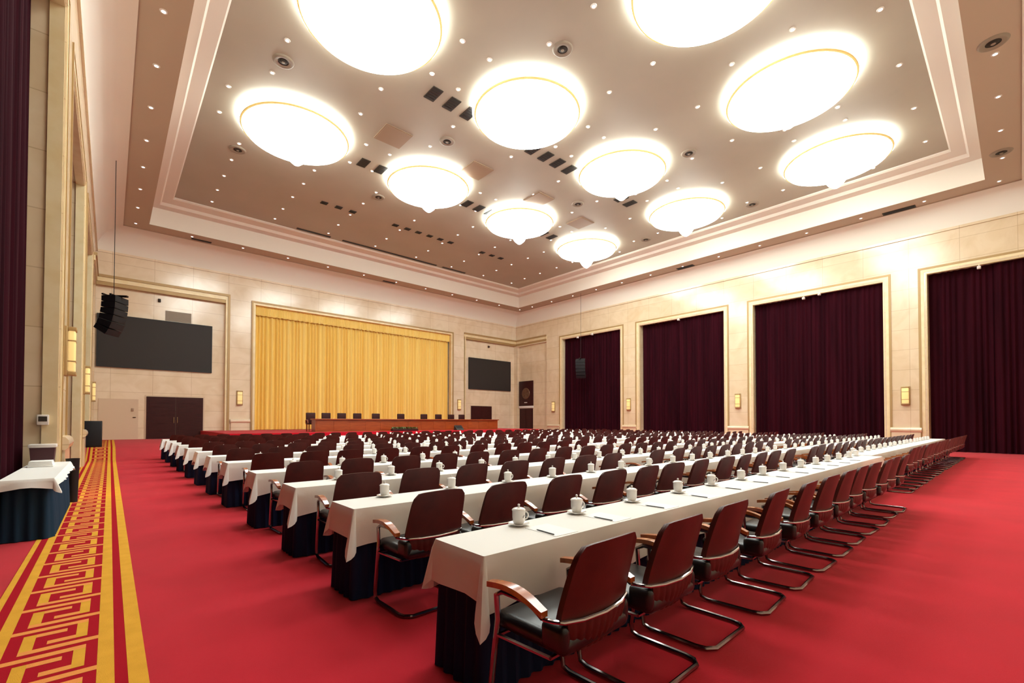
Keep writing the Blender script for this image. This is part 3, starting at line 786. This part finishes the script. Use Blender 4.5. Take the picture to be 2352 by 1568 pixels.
for idx, (k, n, x, y, rz) in enumerate(places[:300]):
    d = math.hypot(x, y); w_ = f'{nth(n+1)} from left on the {rowname(k)}'
    tag(link('saucer', sc_me if d < 9 else fsc_me, None, (x,y,TT)), f'white saucer under a cup, {w_}', 'saucer', 'white saucers')
    lab = f'white lidded tea cup, {w_}'
    if d < 9:
        r = thing('lidded_cup', lab, 'cup', (x,y,TT), rz, 'white lidded cups')
        link('cup_body', body_me, r); link('lid_knob', knob_me, link('lid', lid_me, r)); link('handle', hd_me, r)
        if d < 7: link('printed_mark', mk_me, r)
    else:
        tag(link('lidded_cup', fcup_me, None, (x,y,TT), rz), lab, 'cup', 'white lidded cups')
rest = MB(); rest_s = MB()
for k, n, x, y, rz in places[300:]:
    rest.add([(x+v[0], y+v[1], TT+v[2]) for v in fc.v], fc.f, 0, True); rest_s.add([(x+v[0], y+v[1], TT+v[2]) for v in Sf.v], Sf.f, 0, True)
if rest.v:
    tag(rest.obj('lidded_cup', M['porcelain']), 'mass of tiny distant white cups on the far ends of the last tables', 'cups', None, 'stuff')
    tag(rest_s.obj('saucer', M['porcelain']), 'mass of tiny distant white saucers on the far ends of the last tables', 'saucers', None, 'stuff')
# paper and pencils on the nearest table
b = MB(); b.box(-.105,.105,-.148,.148,0,.002); paper_me = b.mesh('paper_sheet', M['paper'])
b = MB(); b.tube([(0,-.085,.0042),(0,.07,.0042)], .0042, 6); b.lathe([(.0042,0),(.0008,.018)], 6, (0,.07,.0042), axis='Y'); pencil_me = b.mesh('pencil', M['pencil'])
for n, cx in enumerate([2.16,2.78,3.5,4.3,5.08,5.86,6.62,7.4,8.2,9.0,9.76,10.5]):
    tag(link('paper_sheet', paper_me, None, (cx+.08,2.12,TT), .03*((n*5) % 3-1)), f'white sheet of paper on the nearest table, {nth(n+1)} from the left', 'paper', 'paper sheets on the nearest table')
    tag(link('pencil', pencil_me, None, (cx-.01,2.09,TT+.0022), .06*((n*7) % 3-1)), f'dark pencil lying on paper on the nearest table, {nth(n+1)} from the left', 'pencil', 'pencils on the nearest table')

# ------------------------------------------------------------------ side table at the left wall

r = thing('side_table', 'side table with dark teal pleated skirt against the left wall', 'table', (0,0,0))

TX0, TX1, TY0, TY1 = -1.0, -.52, 8.2, 11.35
b = MB(); b.box(.01,TX1-TX0-.01,.01,TY1-TY0-.01,.73,.76); r['category'] = 'table'; r.location = (TX0,TY0,0)
b.obj('tabletop', M['arm_wood'], r)
skirt_mesh(.03,TX1-TX0-.03,.03,TY1-TY0-.03,.73,wl=.12,amp=.014).obj('skirt', M['teal_skirt'], r)
c = cloth_mesh(TX0-.003,TX1+.003,TY0-.003,TY1+.003,.765,77,drop=.10,tip=.10,step=.08,flare=.05)
tag(c.obj('tablecloth', M['white_cloth']), 'white tablecloth on the side table at the left wall', 'tablecloth')
r = thing('storage_box', 'maroon box with white lid standing on the side table at left', 'box', (-.83,10.9,.767), .0)
b = MB(); b.add([(-.13,-.11,0),(.13,-.11,0),(.13,.11,0),(-.13,.11,0),(-.15,-.13,.29),(.15,-.13,.29),(.15,.13,.29),(-.15,.13,.29)], [(0,3,2,1),(4,5,6,7),(0,1,5,4),(1,2,6,5),(2,3,7,6),(3,0,4,7)]); b.obj('carton', M['maroon_box'], r)
b = MB(); b.bbox(-.165,.165,-.145,.145,.28,.335,.01,2); b.obj('lid', M['white_plastic'], r)
r = thing('folded_linen', 'low stack of white folded linen in front of the maroon box', 'linen', (-.80,10.4,.767))
b = MB()
for k in range(4): b.bbox(-.15+.004*k,.14-.006*k,-.17+.005*k,.17-.004*k,.0225*k,.0225*k+.022,.009,2)
b.obj('folded_sheets', M['paper'], r)
r = thing('waste_bin', 'small black bin on the carpet just behind the side table', 'bin', (-.50,11.6,0))
b = MB(); b.lathe([(0,0),(.075,0),(.095,.78),(.10,.8),(.085,.8),(.07,.03),(0,.03)], 20); b.obj('bucket', M['black'], r)
# control box on the grey jamb
r = thing('control_box', 'small white wall box with a dark display on the stone jamb at left', 'control panel', (-.88,11.455,1.51), 0)
b = MB(); b.bbox(-.075,.075,-.05,0,-.09,.09,.012,2); b.obj('housing', M['white_plastic'], r)
b = MB(); b.bbox(-.055,.055,-.056,-.045,-.03,.06,.004,1); b.obj('display', M['vent_dark'], r)

# cameras and projectors above the right curtains
b = MB(); b.bbox(-.14,.02,-.07,.07,-.07,.07,.02,2); b.tube([(-.14,0,0),(-.2,0,-.02)], .05, 12); b.tube([(0,0,.05),(0,0,.14)], .02, 8)
cam2 = b.mesh('ceiling_camera', M['white_plastic'])
for x, y, z, w_ in ((XR-.05,8.55,8.85,'second nearest curtain, left one'),(XR-.05,7.75,8.93,'second nearest curtain, right one'),(XR-.05,1.25,8.85,'nearest right curtain'),(XR-.05,16.5,8.9,'third right curtain'),(XR-.05,26.0,8.9,'farthest right curtain, left one'),(XR-.05,24.4,8.95,'farthest right curtain, right one')):
    tag(link('ceiling_camera', cam2, None, (x,y,z)), f'small white camera hanging at the top of the {w_}', 'camera', 'white cameras over the right curtains')

# ------------------------------------------------------------------ camera
f, yaw, pitch, roll, cy = 1039.3711, math.radians(41.62738), math.radians(1.01808), math.radians(.08473), 948.134
Fv = Vector((math.sin(yaw)*math.cos(pitch), math.cos(yaw)*math.cos(pitch), math.sin(pitch)))
Rv = Vector((math.cos(yaw), -math.sin(yaw), 0)); Uv = Rv.cross(Fv)
R2 = Rv*math.cos(roll)+Uv*math.sin(roll); U2 = -Rv*math.sin(roll)+Uv*math.cos(roll)
cd = bpy.data.cameras.new('camera'); cd.sensor_width = 36; cd.lens = f*36/2352; cd.shift_y = (cy-784)/2352; cd.clip_start = .05; cd.clip_end = 200
co = bpy.data.objects.new('camera', cd); COL.objects.link(co)
mw = Matrix((R2, U2, -Fv)).transposed().to_4x4(); mw.translation = (0, 0, 1.5); co.matrix_world = mw
scene.camera = co

# ------------------------------------------------------------------ render look
w = bpy.data.worlds.new('world'); scene.world = w; w.use_nodes = True
w.node_tree.nodes['Background'].inputs['Color'].default_value = (.02,.02,.02,1)
scene.view_settings.view_transform = 'Standard'; scene.view_settings.look = 'None'
scene.view_settings.gamma = 1; scene.view_settings.use_curve_mapping = False
scene.view_settings.exposure = .1
scene.cycles.max_bounces = 8; scene.cycles.diffuse_bounces = 5; scene.cycles.glossy_bounces = 3
scene.cycles.use_denoising = True
scene.cycles.sample_clamp_indirect = 8
